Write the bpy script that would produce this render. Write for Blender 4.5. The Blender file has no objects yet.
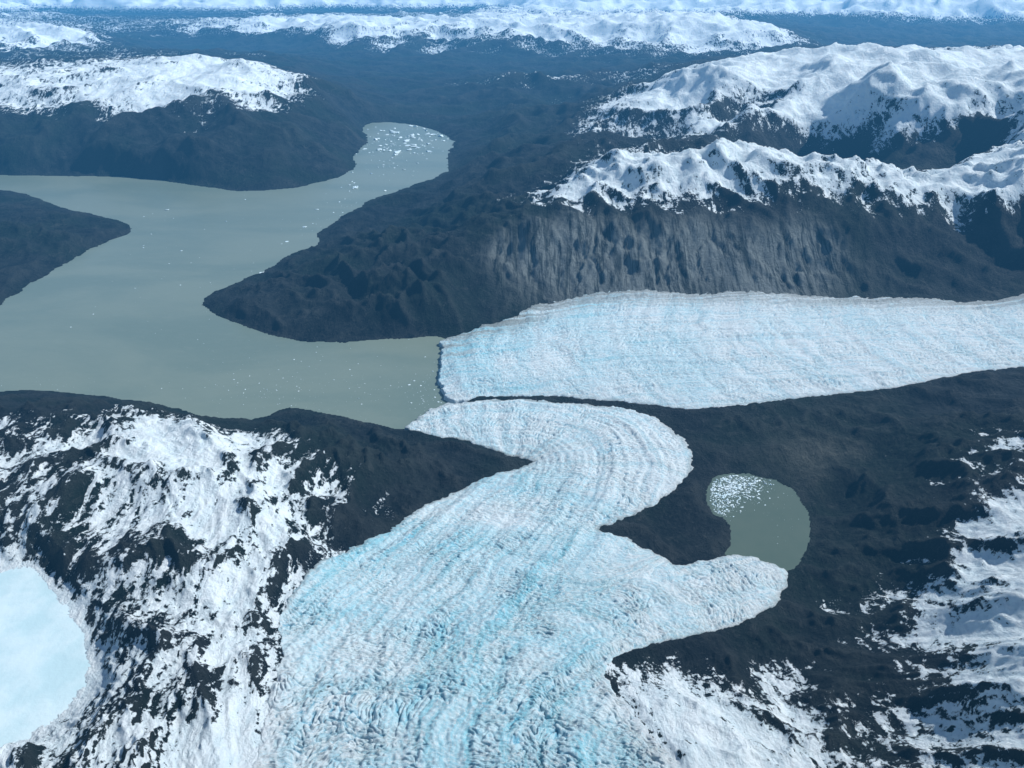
import bpy, math, random, time
import numpy as np
T0=time.time()
random.seed(4); rng=np.random.default_rng(7)
# ------------------------------------------------------------------ units: 1 unit = 100 m
CAM_H=25.0; PITCH=math.radians(26.5); F=835.0
def U(px,py,z=0.0):
    """aerial survey reading -> ground x,y at elevation z"""
    a=px-512.0;b=384.0-py
    ry=F*math.cos(PITCH)+b*math.sin(PITCH);rz=-F*math.sin(PITCH)+b*math.cos(PITCH)
    t=(z-CAM_H)/rz
    return (a*t,ry*t)
# ------------------------------------------------------------------ noise
_g=np.random.default_rng(11).uniform(0,2*math.pi,256)
_gx=np.cos(_g).astype(np.float32);_gy=np.sin(_g).astype(np.float32)
def _h(ix,iy,seed):
    h=(ix*np.int64(374761393)+iy*np.int64(668265263)+np.int64(seed*69069+17))&np.int64(0xffffffff)
    h=((h^(h>>13))*np.int64(1274126177))&np.int64(0xffffffff)
    return ((h^(h>>16))&255).astype(np.int32)
def perlin(x,y,seed=0):
    x0=np.floor(x);y0=np.floor(y)
    fx=(x-x0).astype(np.float32);fy=(y-y0).astype(np.float32)
    ix=x0.astype(np.int64);iy=y0.astype(np.int64)
    u=fx*fx*fx*(fx*(fx*6-15)+10);v=fy*fy*fy*(fy*(fy*6-15)+10)
    def c(a,b):
        k=_h(ix+a,iy+b,seed);return _gx[k]*(fx-a)+_gy[k]*(fy-b)
    n00=c(0,0);n10=c(1,0);n01=c(0,1);n11=c(1,1)
    a=n00+u*(n10-n00);b=n01+u*(n11-n01)
    return (a+v*(b-a))*1.5
def sst(a,b,x):
    t=np.clip((x-a)/(b-a),0,1);return t*t*(3-2*t)
# ------------------------------------------------------------------ outlines
def poly(pts,z=0.0,it=1):
    P=[U(q[0],q[1],q[2] if len(q)>2 else z) for q in pts]
    P=np.array(P)
    P=np.stack([P[:,0]/P[:,1],np.log(P[:,1])],1)
    for _ in range(it):
        Q=np.roll(P,-1,0);P=np.stack([P*.8+Q*.2,P*.2+Q*.8],1).reshape(-1,2)
    return P
LAKE=poly([(-260,170),(-60,172),(0,175),(60,176),(110,176),(160,180),(200,186),(235,191),(270,191),(305,186),(330,180),(350,172),(357,163),(350,155),(362,148),(368,140),(362,130),(366,123),(395,122),(425,127),(450,136),(455,143),(446,157),(450,170),(430,180),(400,190),(370,200),(350,212),(330,225),(318,232),(318,245),(295,252),(262,272),(230,285),(205,298),(201,305),(212,313),(240,325),(270,335),(300,341),(340,342),(380,340),(410,338),(436,336),(470,345),(475,385),(460,405),(440,425),(402,430),(375,424),(345,418),(310,410),(285,407),(270,415),(250,420),(215,420),(180,410),(150,402),(110,398),(60,392),(20,390),(0,392),(-60,395),(-260,400)])
HEAD=poly([(-400,180),(-60,185),(0,189),(30,195),(60,207),(95,215),(125,222),(133,232),(115,238),(90,250),(60,265),(30,285),(5,300),(0,308),(-60,330),(-400,340)])
GLA=poly([(441,338,.4),(470,328,.45),(510,320,.5),(530,308,.6),(560,302,.7),(590,298,.7),(660,297,.9),(740,296,1.1),(820,297,1.3),(900,299,1.5),(960,300,1.8),(1024,301,2),(1100,302,2.3),(1400,303,3),(1400,372,3),(1100,368,2.3),(1024,366,2),(980,370,1.8),(940,378,1.6),(900,386,1.5),(860,390,1.4),(800,396,1.2),(750,402,1.1),(710,406,1),(690,409,.9),(650,404,.8),(600,399,.7),(540,396,.5),(490,397,.4),(446,400,.3),(442,385,.3),(438,368,.3),(444,352,.3)])
GLB=poly([(402,430,.2),(420,417,.2),(440,405,.25),(470,399,.4),(510,398,.5),(560,402,.6),(600,404,.7),(640,410,.8),(670,426,.9),(690,446,.9),(694,465,.9),(684,482,.95),(655,507,1),(610,524,1.3),(595,529,1.4),(620,535,1.4),(650,549,1.4),(680,569,1.2),(725,554,1),(760,556,1),(787,567,1),(790,582,1),(777,602,1.1),(747,624,1.3),(700,639,1.6),(660,647,2.0),(620,655,2.6),(602,668,3),(612,690,3.3),(645,725,3.8),(690,780,4.3),(730,900,5),(740,1100,5),(240,1100,5),(240,850,4.8),(255,768,4.6),(262,740,4.4),(270,700,4.1),(285,660,3.6),(278,635,3.4),(295,600,3.0),(320,570,2.6),(345,550,2.3),(370,540,2.0),(390,530,1.8),(420,510,1.5),(450,495,1.2),(490,478,.8),(520,468,.65),(535,461,.6),(500,456,.5),(470,442,.4),(430,439,.25)])
PZ=.75
POND=poly([(712,476),(740,473),(770,478),(795,490),(803,505),(813,525),(808,545),(800,560),(790,572),(765,565),(740,562),(722,556),(733,540),(730,522),(710,512),(706,495)],PZ)
FZ=4.0
FROZ=poly([(-160,575),(-60,572),(0,573),(15,567),(35,570),(60,600),(75,620),(88,650),(85,680),(70,705),(40,730),(10,746),(-60,752),(-160,750)],FZ)
def sdf(S,V,P):
    """signed distance in (x/y, ln y) map, negative inside"""
    best=np.full(S.shape,1e9,np.float32);ins=np.zeros(S.shape,bool)
    n=len(P)
    for i in range(n):
        ax,ay=P[i];bx,by=P[(i+1)%n]
        dx=bx-ax;dy=by-ay;L=dx*dx+dy*dy+1e-12
        t=np.clip(((S-ax)*dx+(V-ay)*dy)/L,0,1)
        d=(S-ax-t*dx)**2+(V-ay-t*dy)**2
        best=np.minimum(best,d)
        if ay!=by:
            c=((ay>V)!=(by>V))&(S<(bx-ax)*(V-ay)/(by-ay)+ax)
            ins^=c
    d=np.sqrt(best);return np.where(ins,-d,d)
# ------------------------------------------------------------------ control points: px,py, z, rough, snow, till
C=[]
def cp(*a):
    for q in a:C.append(q)
for q in [(-60,172),(60,176),(200,186),(270,191),(330,180),(357,163),(366,123),(425,127),(455,143),(450,170),(400,190),(350,212),(318,240),(262,272),(201,305),(240,325),(300,341),(380,340),(436,336),(375,424),(310,410),(250,420),(180,410),(110,398),(0,392),(-60,395),(0,189),(95,215),(133,232),(60,265),(0,308)]:
    cp((q[0],q[1],0,.3,-.8,.1))
cp((180,250,0,0,-1,0),(330,380,0,0,-1,0),(410,150,0,0,-1,0),(50,340,0,0,-1,0))
# left headland
cp((0,235,1.6,.7,-.9,.0),(60,228,1.0,.6,-.9,0),(-100,240,2.5,.6,-.6,0),(-300,240,4,.8,-.3,0))
# upper left hill
cp((0,150,2.8,.8,-.9,0),(100,150,3.0,.8,-.9,0),(200,155,3.0,.8,-.9,0),(300,150,2.5,.8,-.9,0),
   (0,116,5.4,.8,-.4,0),(100,116,5.7,.8,-.35,0),(200,118,5.8,.8,-.35,0),(280,118,4.8,.8,-.3,0),(340,115,3,.7,-.8,0),
   (0,92,7.4,.5,.35,0),(60,80,8,.5,.4,0),(130,68,9,.5,.4,0),(200,60,9.5,.5,.55,0),(260,66,9.3,.5,.45,0),(300,80,7.5,.6,.2,0),(250,95,7.3,.5,.5,0),(120,100,7,.5,.35,0),(345,92,4.5,.5,-.6,0),
   (-200,90,8,.7,.4,0),(-200,140,3,.5,-.6,0),
   (130,56,6,.5,-.2,0),(250,52,5,.5,-.5,0),(-60,64,5,.6,-.4,0))
# blue valley behind
cp((400,95,.8,.3,-.9,0),(380,75,.8,.4,-.9,0),(330,60,1.2,.5,-.9,0),(450,60,1.5,.4,-.9,0),(200,42,1.5,.4,-.8,0),(140,50,2,.5,-.6,0),(300,45,1.5,.5,-.8,0),(400,105,.6,.3,-.9,.2),(520,58,1.5,.5,-.9,0),(600,75,2.3,.5,-.8,0))
# far hills
cp((0,42,5,.8,.4,0),(50,28,7.5,.8,.7,0),(90,38,5.5,.8,.5,0),(130,48,2.5,.6,-.5,0),
   (240,28,5.5,.8,.4,0),(300,22,7,.8,.6,0),(340,27,7,.8,.6,0),(400,25,7,.8,.6,0),(460,28,6.5,.8,.5,0),(440,40,3.5,.8,.1,0),(520,30,7,.8,.5,0),(570,25,8,.8,.7,0),(620,19,10,.8,.9,0),(680,16,11.3,.8,.9,0),(730,19,10.6,.8,.9,0),(775,30,8.4,.8,.7,0),(690,42,5.6,.8,.5,0),(600,44,4.3,.8,.3,0),(760,50,4.2,.7,.2,0),(815,48,2.6,.6,-.6,0),
   (545,75,3.9,.8,.35,0),(520,90,2.3,.7,-.8,0),(620,85,3,.6,-.5,0),
   (180,16,2.5,.5,-.7,0),(60,14,2.5,.5,-.6,0),(330,13,2.5,.5,-.8,0),(500,14,2.5,.6,-.8,0),(620,11,2.5,.5,-.8,0),(740,11,2.5,.5,-.8,0),(860,38,2,.6,-.9,0),(960,40,2,.6,-.9,0),(820,24,2.2,.8,-.8,0),(900,29,2.3,.8,-.7,0),
   (100,5,6,1.2,.8,0),(250,4,6.5,1.2,.8,0),(400,5,5.5,1.2,.7,0),(550,4,7,1.2,.8,0),(680,3,7,1.2,.8,0),(790,8,6.5,1.2,.8,0),(880,11,7,1.2,.9,0),(960,9,7.5,1.2,.9,0),(1040,12,7,1.2,.9,0),(1100,36,2,.6,-.7,0),(1000,27,2.5,.8,-.3,0),
   (-60,10,5,1.2,.7,0))
# central dark land
cp((480,130,1.2,.7,-.9,.1),(520,110,1.5,.7,-.8,0),(480,100,1.0,.6,-.8,0),(500,150,2,.8,-.8,0),(560,130,2.5,.8,-.6,0),(490,180,2.8,.9,-.8,0),(430,200,1.7,.9,-.9,0),(380,240,1.8,1,-.9,0),(440,235,3,1,-.9,0),(300,290,1.2,.9,-.9,0),(380,290,2,1.1,-.9,0),(430,300,2,.9,-.9,0),(250,305,.8,.5,-.9,0),(480,270,2.6,.7,-.8,.3),(480,236,4.0,.6,-.7,.2),(525,185,3.8,.8,-.5,0),(340,320,.9,.6,-.9,0),(480,310,1.0,.3,-.8,.1))
# scarp and front range (right)
cp((540,224,5,.5,-.75,.6),(650,214,5.8,.5,-.65,.4),(760,215,5.8,.5,-.65,.3),(850,223,5.6,.5,-.75,.2),(950,225,5.6,.6,-.6,.1),(1040,225,6,.6,-.4,.1),
   (500,300,1.2,.3,-.9,.3),(560,292,1.1,.3,-.9,.6),(700,287,1.5,.3,-.9,.6),(850,289,1.7,.3,-.9,.4),(1000,295,2.1,.3,-.9,.3),(1150,295,2.5,.3,-.9,.3),
   (560,250,3.3,.4,-.9,1),(500,248,3.3,.4,-.9,.7),(620,248,3.5,.4,-.9,1),(700,247,3.7,.4,-.9,1),(820,252,3.4,.4,-.9,.9),(640,270,2.4,.4,-.9,1),(760,272,2.4,.4,-.9,.9),(900,255,3.5,.6,-.9,.3),(1000,258,3.6,.7,-.8,.1),
   (545,202,5,.7,.1,0),(580,180,6.5,.9,.65,0),(620,160,8,1.,.8,0),(660,165,8,1.,.8,0),(700,150,9.2,1.1,.95,0),(735,143,9.8,1.1,.95,0),(790,162,8.8,1.1,.8,0),(840,172,8.2,1.,.75,0),(900,182,7.8,.9,.7,0),(960,183,8,.9,.75,0),(1010,188,8.5,1.,.8,0),(650,193,6.5,.8,.5,0),(700,190,6.9,.8,.5,0),(750,187,7.2,.9,.55,0),(860,200,6.7,.8,.1,0),(960,208,6.5,.8,.2,0),(1100,190,9,1.1,.5,0),
   (600,145,4.5,.7,-.2,0),(680,138,4.8,.7,-.2,0),(800,145,5.0,.7,-.5,0),(900,162,5.0,.7,-.7,0),(980,165,5.4,.7,-.6,0),(740,133,4.9,.7,-.35,0),(860,152,5.0,.7,-.6,0),
   # big white massif
   (600,115,5,.7,.4,0),(640,100,7.5,.8,.7,0),(680,85,9.5,.8,.95,0),(740,65,12,.7,1.1,0),(800,58,13,.7,1.1,0),(870,62,13.5,.7,1.1,0),(910,68,13,.7,1.1,0),(960,80,12.5,.8,1.0,0),(1024,90,12.5,.8,1.,0),(1100,90,12.5,.7,1.,0),(1250,95,12,.7,.8,0),
   (700,116,7.5,.9,.65,0),(780,108,9,.9,.9,0),(860,105,10,.9,.9,0),(940,120,9.3,.9,.8,0),(1010,130,9.2,.9,.8,0),(880,134,7.4,.9,.35,0),(800,126,7.2,.9,.5,0),(620,130,4.5,.7,.1,0),
   (900,50,6,.6,-.5,0),(1020,56,5,.6,-.7,0),(780,50,6,.6,-.4,0),(640,72,5,.6,-.3,0))
# glacier A
cp((460,365,.4,.1,-1,.3),(600,345,.8,.1,-1,.3),(750,340,1.1,.1,-1,.3),(900,335,1.5,.1,-1,.3),(1024,330,2,.1,-1,.3),(1200,330,2.6,.1,-1,.3),(450,400,.2,.1,-1,.2),(600,400,.6,.1,-1,.2))
# valley right of the ice
cp((760,430,.95,.45,-.9,.4),(850,415,1.3,.5,-.9,.3),(900,400,1.5,.5,-.9,.2),(1000,385,2.0,.5,-.8,.3),(720,450,.8,.3,-.9,.3),(840,455,1.1,.3,-.9,1),(790,448,1.0,.3,-.9,.7),(780,462,.85,.2,-.9,.6),(940,410,2.2,.55,-.8,.1),(1024,400,2.8,.6,-.5,.1),(900,440,2.4,.65,-.8,.1),
   (850,490,1.0,.5,-.8,.2),(820,530,.8,.3,-.8,.2),(830,570,.9,.5,-.8,.2),(900,500,2.5,.65,-.6,.1),(940,470,3.3,.65,-.35,.0),(1010,440,4.2,.6,.1,.0),(1080,450,5,.6,.1,.0),(900,560,2,.6,-.2,.1),(960,540,3.7,.6,.2,.0),(1010,510,4.8,.6,.5,.0),(880,600,1.7,.6,.05,.1),(940,600,3.3,.5,.5,.0),(1010,600,5.2,.5,.7,.0),(1020,680,6.2,.5,.75,.0),(870,650,2.2,.6,-.1,.1),(940,660,3.8,.5,.35,.0),(850,690,2.6,.6,-.2,.1),(900,720,3.5,.5,.15,.0),(960,740,4.8,.45,.5,.0),(1040,768,6.6,.5,.65,.0),(1200,600,7.5,.8,.4,.0),(1200,800,8,.8,.4,.0),(850,760,3.4,.5,.05,.1),
   (650,520,1.15,.25,-.9,.2),(690,500,1.0,.4,-.9,.1),(690,545,1.0,.3,-.9,.1),(720,475,.8,.1,-.9,.3),
   (800,590,.9,.3,-.8,.3),(790,630,1.2,.5,-.7,.1),(740,650,1.7,.5,-.6,.1),(700,655,2.1,.4,-.5,.0),(800,670,1.9,.5,-.2,.0),(640,664,2.7,.4,.0,.0),(640,700,3.4,.3,.8,.0),(680,690,3.0,.4,.5,.0),(730,700,2.7,.4,.35,.0),(690,740,3.8,.4,.85,.0),(780,720,2.8,.5,.4,.0),(800,760,3.4,.5,.45,.0),(830,735,3.0,.5,.15,.0),(700,790,4.2,.3,1,0))
# glacier B
cp((430,425,.3,.1,-1,.2),(520,415,.5,.1,-1,.2),(620,430,.8,.1,-1,.2),(680,450,.9,.1,-1,.2),(600,480,1.05,.1,-1,.2),(520,510,1.4,.1,-1,.2),(450,560,2.1,.1,-1,.2),(400,620,2.8,.1,-1,.2),(500,620,2.7,.1,-1,.2),(600,580,2.,.1,-1,.2),(700,600,1.6,.1,-1,.2),(770,580,1.1,.1,-1,.2),(450,700,3.8,.1,-1,.2),(560,700,3.6,.1,-1,.2),(500,768,4.6,.1,-1,.2),(350,700,3.9,.1,-.4,.0),(320,640,3.3,.1,-.4,.0),(500,900,5.2,.1,-1,.2),(290,768,4.5,.1,.4,.0))
# dark wedge + near left mountain
cp((520,461,.6,.2,-1,.1),(480,452,.65,.5,-1,.1),(450,462,1.1,.6,-.9,.1),(420,445,.7,.5,-.9,.1),(430,485,1.3,.7,-.75,.0),(380,436,1.3,.7,-.9,0),(390,480,2.2,.8,-.55,0),(380,520,1.9,.5,-.3,.0),(340,450,2.8,.8,-.45,0),(340,500,2.9,.7,-.0,0),(320,540,2.6,.6,.2,0),
   (300,428,2.4,.6,-.5,0),(290,460,3.6,.6,.1,0),(230,435,3.6,.6,.2,0),(200,430,4.3,.6,.45,0),(150,420,4.3,.6,.45,0),(100,412,3.4,.6,-.1,0),(60,405,3.0,.6,-.5,0),(0,402,2.6,.6,-.5,0),(-80,402,2.6,.6,-.4,0),(240,425,1.8,.5,-.5,0),(150,408,1.6,.5,-.5,0),
   (150,445,5.0,.6,.6,0),(80,440,4.5,.6,.1,0),(0,440,4.5,.6,.05,0),(-80,440,4.5,.7,.1,0),(200,470,4.9,.5,.6,0),(240,500,4.6,.6,.45,0),(290,520,3.8,.6,.3,0),(280,570,3.7,.5,.45,0),(230,560,4.5,.6,.45,0),(250,610,4.0,.5,.5,0),(180,540,5.0,.7,.25,0),(120,500,5.1,.7,.1,0),(50,490,5.2,.7,.1,0),(0,500,4.9,.7,.1,0),(0,545,4.3,.5,.4,0),(60,555,4.4,.6,.1,0),(100,600,4.5,.6,.25,0),(140,600,5.0,.7,.1,0),(200,620,4.8,.7,.35,0),(100,650,4.4,.5,.4,0),(160,680,5.3,.7,.15,0),(210,690,4.9,.5,.45,0),(245,700,4.5,.4,.65,0),(240,750,4.7,.4,.75,0),(100,720,5.0,.6,.2,0),(60,740,4.9,.6,.3,0),(150,768,5.6,.7,.3,0),(20,768,5.2,.7,.3,0),(40,650,4.0,.0,1,0),(-60,650,4.0,0,1,0),(-200,650,5,.6,.3,0),(-250,480,5,.7,.2,0),(100,900,6,.7,.3,0),(-100,900,6,.7,.3,0),(700,900,5,.6,.4,0),(1100,1000,9,.8,.4,0))
C=np.array(C,float)
Cxy=np.array([U(c[0],c[1],c[2]) for c in C]);CS=Cxy[:,0]/Cxy[:,1];CV=np.log(Cxy[:,1])
ex=[]
for s in (-1.1,-.6,-.3,0,.3,.6,1.1):
    for y,z in ((600,5),(750,7),(1000,9),(1500,10)):
        ex.append((s,math.log(y),z,1.4,.3,0))
ex=np.array(ex)
CS=np.r_[CS,ex[:,0]];CV=np.r_[CV,ex[:,1]];VAL=np.r_[C[:,2:6],ex[:,2:6]]
keep=[]
for i in range(len(CS)):
    if all((CS[i]-CS[j])**2+(CV[i]-CV[j])**2>1.2e-4 for j in keep):keep.append(i)
CS=CS[keep];CV=CV[keep];VAL=VAL[keep]
c2=.02**2
K=np.sqrt((CS[:,None]-CS)**2+(CV[:,None]-CV)**2+c2)
n=len(CS);A=np.zeros((n+1,n+1));A[:n,:n]=K;A[:n,n]=1;A[n,:n]=1
B=np.zeros((n+1,4));B[:n]=VAL
Wt=np.linalg.solve(A,B)
# ------------------------------------------------------------------ grid
v=[math.log(11.0)]
while v[-1]<math.log(1500):
    y=math.exp(v[-1]);v.append(v[-1]+float(np.interp(y,[10,80,200,600],[.0024,.0024,.0034,.0052])))
v=np.array(v);NR=len(v);NC=980
s=np.linspace(-1.15,1.15,NC)
st=4
ci=np.linspace(0,NR-1,NR//st);vj=np.interp(ci,np.arange(NR),v);sj=np.linspace(-1.15,1.15,NC//st)
Sc,Vc=np.meshgrid(sj,vj)
coarse=np.zeros(Sc.shape+(4,))
for i in range(n):
    r=np.sqrt((Sc-CS[i])**2+(Vc-CV[i])**2+c2)
    coarse+=r[...,None]*Wt[i]
coarse+=Wt[n]
def up(a):
    R=np.interp(v,vj,np.arange(len(vj)));r0=np.minimum(R.astype(int),len(vj)-2);fr=(R-r0)[:,None]
    Cc=np.interp(s,sj,np.arange(len(sj)));c0=np.minimum(Cc.astype(int),len(sj)-2);fc=(Cc-c0)[None,:]
    a00=a[r0][:,c0];a01=a[r0][:,c0+1];a10=a[r0+1][:,c0];a11=a[r0+1][:,c0+1]
    return ((a00*(1-fc)+a01*fc)*(1-fr)+(a10*(1-fc)+a11*fc)*fr).astype(np.float32)
Z=up(coarse[...,0]);RO=np.clip(up(coarse[...,1]),0,2);SN=up(coarse[...,2]);TI=np.clip(up(coarse[...,3]),0,1)
dL=up(np.maximum(sdf(Sc,Vc,LAKE),-sdf(Sc,Vc,HEAD)));dA=up(sdf(Sc,Vc,GLA));dB=up(sdf(Sc,Vc,GLB));dP=up(sdf(Sc,Vc,POND));dF=up(sdf(Sc,Vc,FROZ))
S,V=np.meshgrid(s.astype(np.float32),v.astype(np.float32))
Y=np.exp(V);X=S*Y
spac=np.maximum(Y*(s[1]-s[0]),Y*np.gradient(v)[:,None]*.6)
def jag(k,a,sd):
    return a*(perlin(S*k,V*k,sd)+.5*perlin(S*k*2.2,V*k*2.2,sd+1)+.35*perlin(S*k*5,V*k*5,sd+2)+.25*perlin(S*k*9,V*k*9,sd+3))
dL=dL+jag(30,.0035,1);edge=jag(38,.0042,5);dA=dA+edge*.8;dB=dB+edge;dP=dP+edge*.8;dF=dF+edge*1.5
# relief
def fbm(x,y,lam,octs,sd,ridge=True,per=.5):
    out=np.zeros(x.shape,np.float32);amp=1.0;w=1.0
    for o in range(octs):
        l=lam/(2**o)
        fade=sst(2.0,4.5,l/spac)
        nn=perlin(x/l+o*17.3,y/l-o*9.1,sd+o)
        if ridge:
            nn=1-2.2*np.abs(nn);nn=nn*w if o else nn
            w=np.clip(.35+.65*nn,0,1.2)
        out+=amp*nn*fade;amp*=per
    return out
wx=X+1.5*perlin(X/9,Y/9,71);wy=Y+1.5*perlin(X/9,Y/9,72)
R1=fbm(wx,wy,16,8,20,True,.47)-.55
R2=fbm(wx+.25*Y,wy/1.5,3.4,7,40,True,.62)-.5
R3=fbm(wx,wy,5.0,6,140,True,.6)-.5
farw=sst(60,110,Y)
dnear=np.minimum(np.minimum(dL,dP),np.minimum(np.abs(dA),np.abs(dB)));dnear=np.minimum(dnear,dF)
dr=sst(0,.05,dnear);dr2=sst(0,.02,dnear)
relief=RO*(farw*R1*1.9*dr+(1-farw)*R2*.60*dr2+farw*R2*.24*dr2+sst(35,60,Y)*R3*.30*dr2)
hw=sst(300,480,Y)
BR=fbm(X/1.8,Y,60,5,60)
relief+=hw*RO*5.0*(BR-.3)
base=np.maximum(Z,0.02)
h=base+relief
h=np.where(base+relief<.05,.05+.02*(base+relief),h)
# gullied bluff: ribs running down slope
sc_=TI*sst(58,61,Y)*sst(82,76,Y)*sst(-18,-8,X)
bx=X+.9*perlin(X/3,Y/3,8)+.3*perlin(X/.9,Y/.9,9)
ribs=1-2.2*np.abs(perlin(bx/1.3,Y/18,81))+.7*(1-2.2*np.abs(perlin(bx/.55,Y/12,82)))
h+=sc_*(ribs-.8)*.30*dr2
# water bodies
dl=np.maximum(dL,0)
h=np.where(dL<0,-.4*sst(0,.02,-dL)-.03,.03+(h-.03)*sst(-.004,.022,dl)+dl*Y*.12*(1-sst(0,.05,dl)))
h=np.where(dP<0,PZ-.03-.3*sst(0,.01,-dP),np.where(dP<.03,np.maximum(PZ+.015+(h-PZ)*sst(-.002,.03,dP),PZ+.02+dP*.6),h))
h=np.where(dF<0,FZ-.02-.2*sst(0,.02,-dF),np.where(dF<.07,FZ+.01+(h-FZ)*sst(0,.07,dF),h))
# ice bed
dG=np.minimum(dA,dB)
bedh=np.minimum(np.maximum(Z,.02),h)
hT=np.where(dG<-.003,bedh-.5*sst(.003,.012,-dG),h)
hT=np.where((dG<.004)&(dL<0),np.minimum(h,hT),hT)
# ---- snow field on land
gy,gx=np.gradient(hT);slope=np.sqrt((gx/np.maximum(Y*(s[1]-s[0]),1e-3))**2+(gy/np.gradient(Y,axis=0))**2)
sm=(R1*farw+R2*(1-farw))
snow=SN-.45*np.clip(slope-.5,-.3,1.5)-.22*np.clip(sm,-1,1)
snow+=.30*perlin(X/3,Y/3,91)*(1-farw)+.2*perlin(X/9,Y/9,92)*farw
alt=(hT-4.6)*.22
snow=np.where(Y>300,snow*(1-hw)+hw*np.clip(alt+.25*SN,-.8,.9),snow)
snow=np.where(snow<-.25,-.25+(snow+.25)*2.2,snow)
snow=np.where(dF<.012,1.5,snow)
snow=np.where((dL<.02)&(dL>-1)&(dF>.05),np.minimum(snow,-1.2),snow)
def grid_mesh(name,X,Y,Zz,mask,attrs):
    NRr,NCc=X.shape
    fm=mask[:-1,:-1]&mask[1:,:-1]&mask[:-1,1:]&mask[1:,1:]
    idx=np.full(NRr*NCc,-1,np.int64)
    fr,fc=np.nonzero(fm)
    q=np.stack([fr*NCc+fc,fr*NCc+fc+1,(fr+1)*NCc+fc+1,(fr+1)*NCc+fc],1)
    us=np.unique(q);idx[us]=np.arange(len(us));q=idx[q]
    me=bpy.data.meshes.new(name)
    co=np.stack([X.ravel()[us],Y.ravel()[us],Zz.ravel()[us]],1).astype(np.float32)
    me.vertices.add(len(us));me.vertices.foreach_set('co',co.ravel())
    me.loops.add(len(q)*4);me.loops.foreach_set('vertex_index',q.astype(np.int32).ravel())
    me.polygons.add(len(q));me.polygons.foreach_set('loop_start',np.arange(0,len(q)*4,4,dtype=np.int32))
    me.polygons.foreach_set('use_smooth',np.ones(len(q),bool))
    me.update(calc_edges=True)
    for k,a in attrs.items():
        if isinstance(a,tuple):
            at=me.attributes.new(k,'FLOAT_VECTOR','POINT')
            at.data.foreach_set('vector',np.stack([b.ravel()[us] for b in a],1).astype(np.float32).ravel())
        else:
            at=me.attributes.new(k,'FLOAT','POINT');at.data.foreach_set('value',a.ravel()[us].astype(np.float32))
    ob=bpy.data.objects.new(name,me);bpy.context.scene.collection.objects.link(ob);return ob
class NT:
    def __init__(s,name,vol=False):
        s.m=bpy.data.materials.new(name);s.m.use_nodes=True;s.t=s.m.node_tree;s.t.nodes.clear()
        s.out=s.t.nodes.new('ShaderNodeOutputMaterial')
    def n(s,t,**k):
        nd=s.t.nodes.new(t)
        for a,b in k.items():setattr(nd,a,b)
        return nd
    def l(s,a,b):s.t.links.new(a,b)
    def put(s,inp,val):
        if hasattr(val,'default_value') or hasattr(val,'is_linked'):s.l(val,inp)
        else:inp.default_value=val
    def math(s,op,a,b=0.0,clamp=False):
        nd=s.n('ShaderNodeMath',operation=op,use_clamp=clamp);s.put(nd.inputs[0],a);s.put(nd.inputs[1],b);return nd.outputs[0]
    def attr(s,name,o='Fac'):
        return s.n('ShaderNodeAttribute',attribute_name=name).outputs[o]
    def noise(s,vec,scale,detail=8,rough=.6,dist=0):
        nd=s.n('ShaderNodeTexNoise');s.l(vec,nd.inputs['Vector']);nd.inputs['Scale'].default_value=scale;nd.inputs['Detail'].default_value=detail;nd.inputs['Roughness'].default_value=rough;nd.inputs['Distortion'].default_value=dist;return nd.outputs['Fac']
    def mapv(s,vec,sc,rot=(0,0,0)):
        nd=s.n('ShaderNodeMapping');s.l(vec,nd.inputs['Vector']);nd.inputs['Scale'].default_value=sc;nd.inputs['Rotation'].default_value=rot;return nd.outputs[0]
    def mix(s,f,a,b):
        nd=s.n('ShaderNodeMix',data_type='RGBA');s.put(nd.inputs[0],f)
        for i,c in ((6,a),(7,b)):
            if isinstance(c,tuple):nd.inputs[i].default_value=c+(1,)
            else:s.l(c,nd.inputs[i])
        return nd.outputs[2]
    def ss(s,val,a,b,c=0.,d=1.):
        nd=s.n('ShaderNodeMapRange',interpolation_type='SMOOTHSTEP');s.put(nd.inputs[0],val)
        for i,x in enumerate((a,b,c,d)):nd.inputs[i+1].default_value=x
        return nd.outputs[0]
    def bsdf(s,col,rough,normal=None,spec=.3):
        b=s.n('ShaderNodeBsdfPrincipled');s.put(b.inputs['Base Color'],col if not isinstance(col,tuple) else col+(1,))
        s.put(b.inputs['Roughness'],rough);b.inputs['Specular IOR Level'].default_value=spec
        if normal is not None:s.l(normal,b.inputs['Normal'])
        s.l(b.outputs[0],s.out.inputs[0]);return b
    def bump(s,h,strength,dist):
        b=s.n('ShaderNodeBump');b.inputs['Strength'].default_value=strength;b.inputs['Distance'].default_value=dist;s.l(h,b.inputs['Height']);return b.outputs[0]
# ---- terrain material
m=NT('rock_snow_terrain');pos=m.n('ShaderNodeNewGeometry').outputs['Position']
n1=m.noise(pos,.5,12,.70);n2=m.noise(m.mapv(pos,(1.3,.42,.6),(0,0,.3)),1.7,10,.66,.6);n3=m.noise(pos,.08,5,.6);n4=m.noise(pos,5.5,6,.75)
n5=m.noise(m.mapv(pos,(1.,.7,1.),(0,0,-.5)),.9,12,.74,1.0)
streak=m.noise(m.mapv(pos,(2.0,.15,.3)),1.0,8,.7,1.0)
rock=m.mix(m.ss(n1,.38,.62),(.005,.010,.013),(.024,.031,.033))
rock=m.mix(m.ss(n3,.42,.60,0,.85),rock,(.009,.021,.016))
rock=m.mix(m.ss(n5,.54,.68,0,.6),rock,(.062,.070,.066))
rock=m.mix(m.math('MULTIPLY',m.ss(n4,.52,.72),.40),rock,(.09,.098,.095))
rock=m.mix(m.math('MULTIPLY',m.ss(m.attr('ridge'),.1,1.),.35),rock,(.055,.062,.060))
tl=m.mix(m.ss(streak,.40,.54),(.035,.050,.053),(.24,.275,.27))
tl=m.mix(m.ss(n1,.42,.62,0,.4),tl,(.055,.067,.068))
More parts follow.
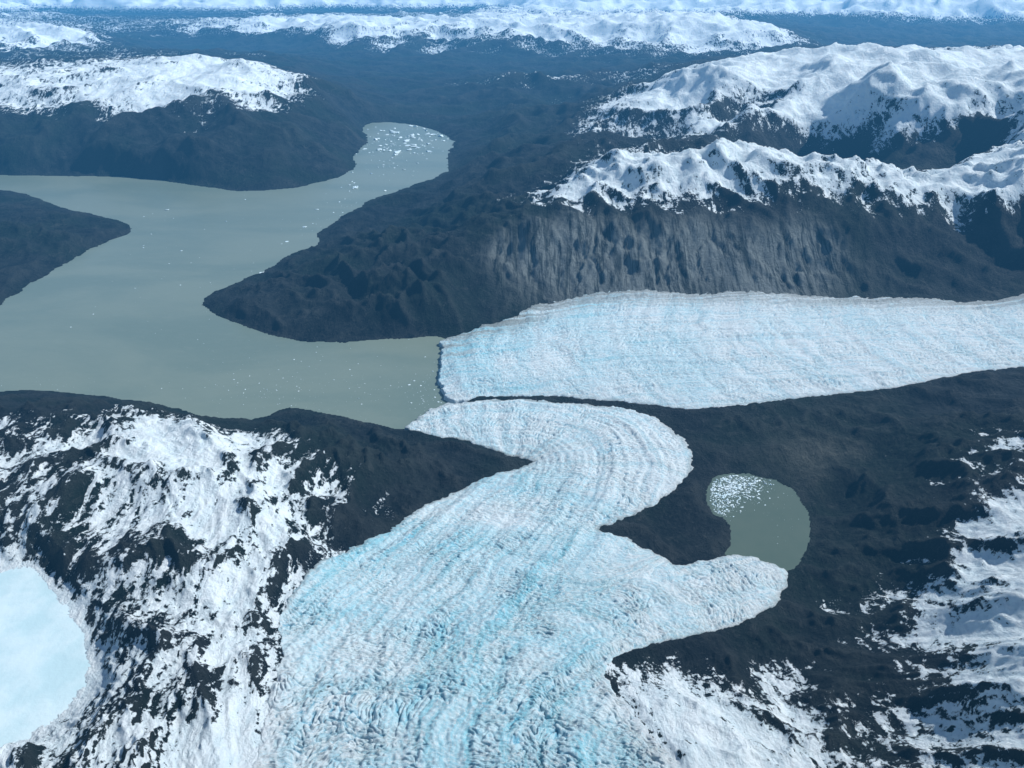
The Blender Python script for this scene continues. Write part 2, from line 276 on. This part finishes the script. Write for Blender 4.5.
fl2=m.mix(m.ss(n1,.4,.6),(.040,.049,.043),(.095,.104,.090))
rock=m.mix(m.math('MULTIPLY',m.ss(m.attr('till'),.3,1.),m.ss(n1,.25,.6,.6,1.),True),rock,fl2)
rock=m.mix(m.math('MULTIPLY',m.ss(m.attr('scarp'),.2,.9),m.ss(n1,.25,.6,.6,1.),True),rock,tl)
t=m.math('ADD',m.attr('snow'),m.math('MULTIPLY',m.math('SUBTRACT',n1,.5),1.4))
t=m.math('ADD',t,m.math('MULTIPLY',m.math('SUBTRACT',n2,.5),2.8))
t=m.math('ADD',t,m.math('MULTIPLY',m.math('SUBTRACT',n4,.5),1.9))
sf=m.ss(t,.05,.17)
scol=m.mix(m.ss(n2,.35,.65),(.69,.82,.86),(.81,.89,.91))
col=m.mix(sf,rock,scol)
hb=m.math('ADD',m.math('ADD',m.math('MULTIPLY',n1,1.0),m.math('MULTIPLY',n2,.5)),m.math('ADD',m.math('MULTIPLY',n4,.2),m.math('MULTIPLY',n5,.5)))
hb=m.math('MULTIPLY',hb,m.ss(sf,0,1,1,.5))
m.bsdf(col,.8,m.bump(hb,1.0,.8),.12)
terr=grid_mesh('terrain',X,Y,hT,np.ones(X.shape,bool)&~((dG<-.03)),{'snow':snow,'till':TI,'scarp':sc_,'ridge':sm})
terr.data.materials.append(m.m)
# ------------------------------------------------------------------ glaciers
def line(pts):
    P=np.array([U(*q) for q in pts])
    seg=np.r_[0,np.cumsum(np.hypot(*(np.diff(P,axis=0).T)))]
    t=np.linspace(0,seg[-1],60)
    x=np.interp(t,seg,P[:,0]);y=np.interp(t,seg,P[:,1])
    for _ in range(4):
        x[1:-1]=(x[:-2]+x[1:-1]*2+x[2:])/4;y[1:-1]=(y[:-2]+y[1:-1]*2+y[2:])/4
    arc=np.r_[0,np.cumsum(np.hypot(np.diff(x),np.diff(y)))]
    tx=np.gradient(x);ty=np.gradient(y);l=np.hypot(tx,ty)
    return x,y,arc,tx/l,ty/l
def flow(xs,ys,L,sig):
    dm=np.full(xs.shape,1e9,np.float32)
    for i in range(len(L[0])):dm=np.minimum(dm,(xs-L[0][i])**2+(ys-L[1][i])**2)
    W=np.zeros(xs.shape,np.float32);a=np.zeros(xs.shape,np.float32);c=np.zeros(xs.shape,np.float32)
    for i in range(len(L[0])):
        dx=xs-L[0][i];dy=ys-L[1][i]
        w=np.exp(-((dx*dx+dy*dy)-dm)/(sig*sig))
        W+=w;a+=w*(L[2][i]+dx*L[3][i]+dy*L[4][i]);c+=w*(-dx*L[4][i]+dy*L[3][i])
    return a/W,c/W,dm
gm=NT('glacier_ice');pos=gm.n('ShaderNodeNewGeometry').outputs['Position'];fl=gm.attr('flow','Vector')
a1=gm.noise(gm.mapv(fl,(2.4,1.0,1)),3.0,10,.78,.4)     # crevasse grain
a2=gm.noise(gm.mapv(fl,(.07,1.5,1)),1.0,9,.72,.2)      # flow stripes
a5=gm.noise(gm.mapv(fl,(.9,.10,1)),1.0,7,.65,.4)       # ogive bands
a3=gm.noise(pos,.15,5,.6)
a4=gm.noise(pos,6.5,8,.8)
wh=gm.attr('white')
ice=gm.mix(gm.ss(gm.math('ADD',a3,gm.math('MULTIPLY',gm.math('SUBTRACT',wh,.5),.30)),.36,.62),(.33,.71,.82),(.76,.89,.92))
ice=gm.mix(gm.ss(a2,.40,.54,0,.65),ice,(.83,.92,.94))
ice=gm.mix(gm.ss(a2,.50,.60,0,.60),ice,(.42,.74,.84))
ice=gm.mix(gm.ss(a5,.50,.60,0,.45),ice,(.36,.71,.82))
ice=gm.mix(gm.ss(a1,.50,.64,0,.60),ice,(.18,.55,.71))
ice=gm.mix(gm.ss(gm.attr('crev'),.22,.75,0,.80),ice,(.10,.44,.63))
ice=gm.mix(gm.ss(a4,.50,.62,0,.75),ice,(.88,.94,.95))
dirt=gm.math('MULTIPLY',gm.attr('edge'),gm.ss(gm.math('ADD',gm.math('MULTIPLY',a2,.7),gm.math('MULTIPLY',a4,.3)),.42,.54))
ice=gm.mix(dirt,ice,(.28,.32,.31))
ice=gm.mix(gm.math('MULTIPLY',gm.attr('snowy'),gm.ss(a4,.35,.6,.3,1.),True),ice,(.82,.89,.91))
hb=gm.math('ADD',gm.math('MULTIPLY',a1,-.6),gm.math('MULTIPLY',a4,.5))
gm.bsdf(ice,.5,gm.bump(hb,.85,.32),.2)
def fine(a,k):
    if k==1:return a
    r=np.arange(0,a.shape[0]-1+1e-6,1/k);c=np.arange(0,a.shape[1]-1+1e-6,1/k)
    r0=np.minimum(r.astype(int),a.shape[0]-2);c0=np.minimum(c.astype(int),a.shape[1]-2);fr=(r-r0)[:,None];fc=(c-c0)[None]
    return ((a[r0][:,c0]*(1-fc)+a[r0][:,c0+1]*fc)*(1-fr)+(a[r0+1][:,c0]*(1-fc)+a[r0+1][:,c0+1]*fc)*fr).astype(np.float32)
def glacier(name,d,L,sig,lobe=None,snowy=None,edgeattr=None,rough=1.0,k=2,white=None):
    mask=d<.006
    rs=np.nonzero(mask.any(1))[0];cs=np.nonzero(mask.any(0))[0]
    sl=(slice(max(rs[0]-2,0),rs[-1]+3),slice(max(cs[0]-2,0),cs[-1]+3))
    x=fine(X[sl],k);y=fine(Y[sl],k);dd=fine(d[sl],k);Zs=fine(Z[sl],k);hTs=fine(hT[sl],k)
    dd=dd+.0022*perlin(x*2.2,y*2.2,55)+.0014*perlin(x*5,y*5,56)
    mask=dd<.005
    al,ac,dm=flow(x,y,L,sig)
    if lobe is not None:
        al2,ac2,dm2=flow(x,y,lobe,sig);w=1/(1+np.exp(np.clip((dm2-dm)/3.0,-30,30)))
        al=al*(1-w)+(al2+8)*w;ac=ac*(1-w)+ac2*w
    wa=al+.5*perlin(x/1.6,y/1.6,5)+.10*perlin(x/.6,y/.6,15)+.025*ac*ac;wc=ac+.25*perlin(x/2.3,y/2.3,6)+.06*perlin(x/.5,y/.5,16)
    tr=1-np.abs(perlin(wa*3.2,wc*.7,101))*2.6
    tr2=1-np.abs(perlin(wa*6.0,wc*1.8,102))*2.6
    tr3=1-np.abs(perlin(wa*4.2,wc*3.4,105))*2.4
    st1=perlin(wa*.08,wc*1.1,103);st2=perlin(wa*.16,wc*3.2,104)
    og=perlin(wa*1.1,wc*.12,110)
    chaos=sst(-.2,.2,perlin(x/3.5,y/3.5,107))
    chaos2=sst(-.3,.2,perlin(wa/2.5,wc/1.4,117))
    nb=sst(30,20,y)
    prof=sst(0,.05,-dd)
    inn=np.minimum(1,np.maximum(0,-dd)/.010)
    hh=np.maximum(Zs,.25)
    hh=hh+.14*prof*(y/40)+.07*np.sqrt(inn)
    crev=np.clip(tr,0,1)**4*.50*chaos+np.clip(tr2,0,1)**3*.5*chaos2+np.clip(tr3,0,1)**4*(.30+.2*nb)*chaos
    grain=perlin(x/.30,y/.30,108)+.8*perlin(x/.15,y/.15,109)
    hh=hh-rough*inn*(.12+.03*nb)*crev+inn*(.09*st1+.05*st2+.08*og)*rough+inn*rough*(.022+.026*nb)*grain
    drop=sst(-.0005,.004,dd)
    hh=hh*(1-drop)+np.minimum(hTs-.1,hh-.6)*drop
    at={'flow':(wa,wc,x*0),'crev':crev*inn,'edge':edgeattr(x,y,dd,ac) if edgeattr else x*0,'snowy':snowy(x,y,dd) if snowy else x*0,'white':white(x,y,dd,ac)}
    ob=grid_mesh(name,x,y,hh,mask,at);ob.data.materials.append(gm.m)
    return ob
LA=line([(1400,335,2.9),(1200,332,2.5),(1024,330,2),(900,335,1.5),(750,343,1.1),(600,350,.8),(500,362,.5),(430,370,.2)])
LB=line([(460,1000,5),(470,850,5),(470,768,4.6),(480,700,3.8),(510,640,2.8),(550,590,2.2),(590,540,1.6),(618,495,1.1),(625,455,.8),(600,428,.7),(540,415,.5),(480,416,.3),(405,424,.2)])
LC=line([(500,700,3.7),(560,650,2.6),(620,622,2.1),(680,608,1.7),(740,592,1.3),(800,578,1.0)])
glacier('glacier',dA,LA,2.2,edgeattr=lambda x,y,d,ac:np.clip(sst(-.06,-.003,d)*.9,0,1)*sst(.5,3,-ac)+.5*sst(-.012,0,d)*sst(-4,2,x),snowy=lambda x,y,d:sst(-2,14,x)*.25,rough=1.0,k=2,white=lambda x,y,d,ac:.35+.5*sst(0,25,x)+.25*sst(-.04,0,d))
glacier('glacier',dB,LB,1.8,lobe=LC,edgeattr=lambda x,y,d,ac:.8*sst(-.010,0,d)*sst(22,26,y),snowy=lambda x,y,d:sst(4,9,x)*.35+sst(-.06,0,d)*sst(24,18,y),rough=1.15,k=2,white=lambda x,y,d,ac:.33+.5*sst(2,8,x)+.25*sst(-.05,0,d)+.25*sst(36,42,y))
# ------------------------------------------------------------------ water
def sheet(name,P,z,grow=1.0):
    me=bpy.data.meshes.new(name);xy=[(a*math.exp(b),math.exp(b)) for a,b in P]
    cx=sum(q[0] for q in xy)/len(xy);cy=sum(q[1] for q in xy)/len(xy)
    vv=[(cx+(q[0]-cx)*grow,cy+(q[1]-cy)*grow,z) for q in xy]
    me.from_pydata(vv,[],[list(range(len(vv)))]);ob=bpy.data.objects.new(name,me);bpy.context.scene.collection.objects.link(ob);return ob
w=NT('silty_water');pos=w.n('ShaderNodeNewGeometry').outputs['Position']
k1=w.noise(w.mapv(pos,(.5,1,1)),.12,5,.55,.5);k2=w.noise(pos,6,4,.6);k3=w.noise(w.mapv(pos,(1,1.6,1)),.9,6,.6,.4)
wc=w.mix(w.ss(k1,.35,.65),(.155,.212,.176),(.195,.247,.20))
wc=w.mix(w.ss(k3,.5,.75,0,.25),wc,(.22,.27,.225))
hb=w.math('ADD',w.math('MULTIPLY',k2,.3),w.math('MULTIPLY',k3,.5))
w.bsdf(wc,.32,w.bump(hb,.12,.15),.35)
me=bpy.data.meshes.new('lake');me.from_pydata([(-190,40,0),(15,40,0),(15,175,0),(-190,175,0)],[],[(0,1,2,3)])
lake=bpy.data.objects.new('lake_water',me);bpy.context.scene.collection.objects.link(lake);me.materials.append(w.m)
w2=NT('pond_water');pos=w2.n('ShaderNodeNewGeometry').outputs['Position']
w2.bsdf(w2.mix(w2.noise(pos,.8,4,.6),(.078,.118,.088),(.11,.145,.108)),.25,None,.4)
po=sheet('meltwater_pond',POND,PZ,1.06);po.data.materials.append(w2.m)
sn=NT('lake_snow_cover');pos=sn.n('ShaderNodeNewGeometry').outputs['Position']
q=sn.noise(pos,.6,8,.6)
sn.bsdf(sn.mix(sn.ss(q,.35,.65),(.50,.69,.73),(.62,.77,.80)),.6,sn.bump(q,.3,.2),.2)
fo=sheet('frozen_lake',FROZ,FZ,1.05);fo.data.materials.append(sn.m)
# ------------------------------------------------------------------ floating ice
import bmesh
tmpl=[]
for k in range(10):
    bm=bmesh.new()
    for i in range(13):
        th=random.uniform(0,6.283);r=random.uniform(.45,1);zz=random.uniform(-.25,.75)*(1.2-r)*1.2
        bm.verts.new((r*math.cos(th),r*math.sin(th)*random.uniform(.6,1),zz))
    rs=bmesh.ops.convex_hull(bm,input=bm.verts);bmesh.ops.delete(bm,geom=[e for e in rs['geom_interior'] if isinstance(e,bmesh.types.BMVert)],context='VERTS')
    bm.verts.index_update();tmpl.append(([tuple(q.co) for q in bm.verts],[[q.index for q in f.verts] for f in bm.faces]));bm.free()
im=NT('iceberg_ice');pos=im.n('ShaderNodeNewGeometry').outputs['Position']
im.bsdf(im.mix(im.noise(pos,2,5,.6),(.50,.74,.80),(.82,.87,.88)),.5,None,.3)
def inside(P,x,y):
    return float(sdf(np.array([x/y]),np.array([math.log(y)]),P)[0])
def floes(name,items,z):
    vs=[];fs=[]
    for (x,y,r) in items:
        V0,F0=random.choice(tmpl);a=random.uniform(0,6.283);b=len(vs);st=random.uniform(.5,1.0);hh=random.uniform(.35,.8)
        for (p,q,t) in V0:
            p*=r;q*=r*st;vs.append((x+p*math.cos(a)-q*math.sin(a),y+p*math.sin(a)+q*math.cos(a),z+t*r*hh))
        fs+=[[i+b for i in f] for f in F0]
    me=bpy.data.meshes.new(name);me.from_pydata(vs,[],fs);me.materials.append(im.m)
    ob=bpy.data.objects.new(name,me);bpy.context.scene.collection.objects.link(ob);return ob
it=[]
def cl(px,py,sx,sy,nn,r0,r1,P=LAKE,z=0,out=it):
    for _ in range(nn):
        x,y=U(random.gauss(px,sx),random.gauss(py,sy),z)
        if inside(P,x,y)<-.004 and (P is not LAKE or inside(HEAD,x,y)>.004):out.append((x,y,r0+(r1-r0)*random.random()**4))
cl(405,140,25,8,220,.08,.8);cl(385,155,22,12,100,.07,.5);cl(352,187,5,2,8,.2,.5);cl(335,230,22,12,60,.05,.35);cl(360,205,16,12,50,.05,.35)
cl(270,273,16,2.5,30,.05,.25);cl(300,310,90,40,70,.03,.09);cl(180,250,90,40,60,.04,.2);cl(330,385,70,20,140,.02,.09);cl(425,395,10,15,70,.03,.14);cl(60,385,40,4,30,.02,.09);cl(260,395,60,12,70,.02,.08)
floes('icebergs',it,0)
def berg(px,py,r):
    x,y=U(px,py);its=[(x+random.uniform(-.6,.6)*r,y+random.uniform(-.4,.4)*r,r*random.uniform(.35,.8)) for _ in range(6)]
    floes('iceberg',its,.03)
berg(353,188,.75);berg(396,133,1.1);berg(168,210,.28);berg(355,140,.7);berg(335,231,.4);berg(382,131,.7);berg(410,150,.6);berg(262,273,.3);berg(432,135,.7)
pi=[]
cl(732,485,16,9,2100,.012,.12,POND,PZ,pi);cl(720,505,7,8,400,.012,.10,POND,PZ,pi);cl(780,510,15,25,60,.01,.035,POND,PZ,pi)
floes('ice_floes',pi,PZ)
# ------------------------------------------------------------------ haze volume: blue emission stands in for light scattered by air
hz=NT('haze_glow')
ab=hz.n('ShaderNodeVolumeAbsorption');ab.inputs['Color'].default_value=(.0,.0,.0,1);ab.inputs['Density'].default_value=.0009
em=hz.n('ShaderNodeEmission');em.inputs['Color'].default_value=(.10,.47,1.0,1);em.inputs['Strength'].default_value=.00115
ad=hz.n('ShaderNodeAddShader');hz.l(ab.outputs[0],ad.inputs[0]);hz.l(em.outputs[0],ad.inputs[1]);hz.l(ad.outputs[0],hz.out.inputs['Volume'])
bpy.ops.mesh.primitive_cube_add(size=1,location=(0,800,14));hb=bpy.context.object;hb.name='haze';hb.scale=(4400,1900,36);hb.data.materials.append(hz.m)
# ------------------------------------------------------------------ light
SUN_EL=math.radians(44);SUN_AZ=math.radians(68)   # azimuth clockwise from +Y
sd=(math.sin(SUN_AZ)*math.cos(SUN_EL),math.cos(SUN_AZ)*math.cos(SUN_EL),math.sin(SUN_EL))
from mathutils import Vector
L=bpy.data.lights.new('sun','SUN');L.energy=4.6;L.angle=math.radians(.5);L.color=(1,.99,.97)
so=bpy.data.objects.new('sun',L);so.rotation_euler=Vector(sd).to_track_quat('Z','Y').to_euler();bpy.context.scene.collection.objects.link(so)
W=bpy.data.worlds.new('World');bpy.context.scene.world=W;W.use_nodes=True;nt=W.node_tree
sky=nt.nodes.new('ShaderNodeTexSky');sky.sky_type='NISHITA';sky.sun_disc=False;sky.sun_elevation=SUN_EL;sky.sun_rotation=SUN_AZ;sky.altitude=2000
nt.links.new(sky.outputs[0],nt.nodes['Background'].inputs[0]);nt.nodes['Background'].inputs[1].default_value=.1
cd=bpy.data.cameras.new('camera');cd.sensor_width=36;cd.lens=F/1024*36;cd.clip_start=.1;cd.clip_end=6000
co=bpy.data.objects.new('camera',cd);co.location=(0,0,CAM_H);co.rotation_euler=(math.radians(90)-PITCH,0,0);bpy.context.scene.collection.objects.link(co)
sc=bpy.context.scene;sc.camera=co;sc.view_settings.view_transform='Standard';sc.view_settings.look='None';sc.view_settings.exposure=0
print('done',time.time()-T0)
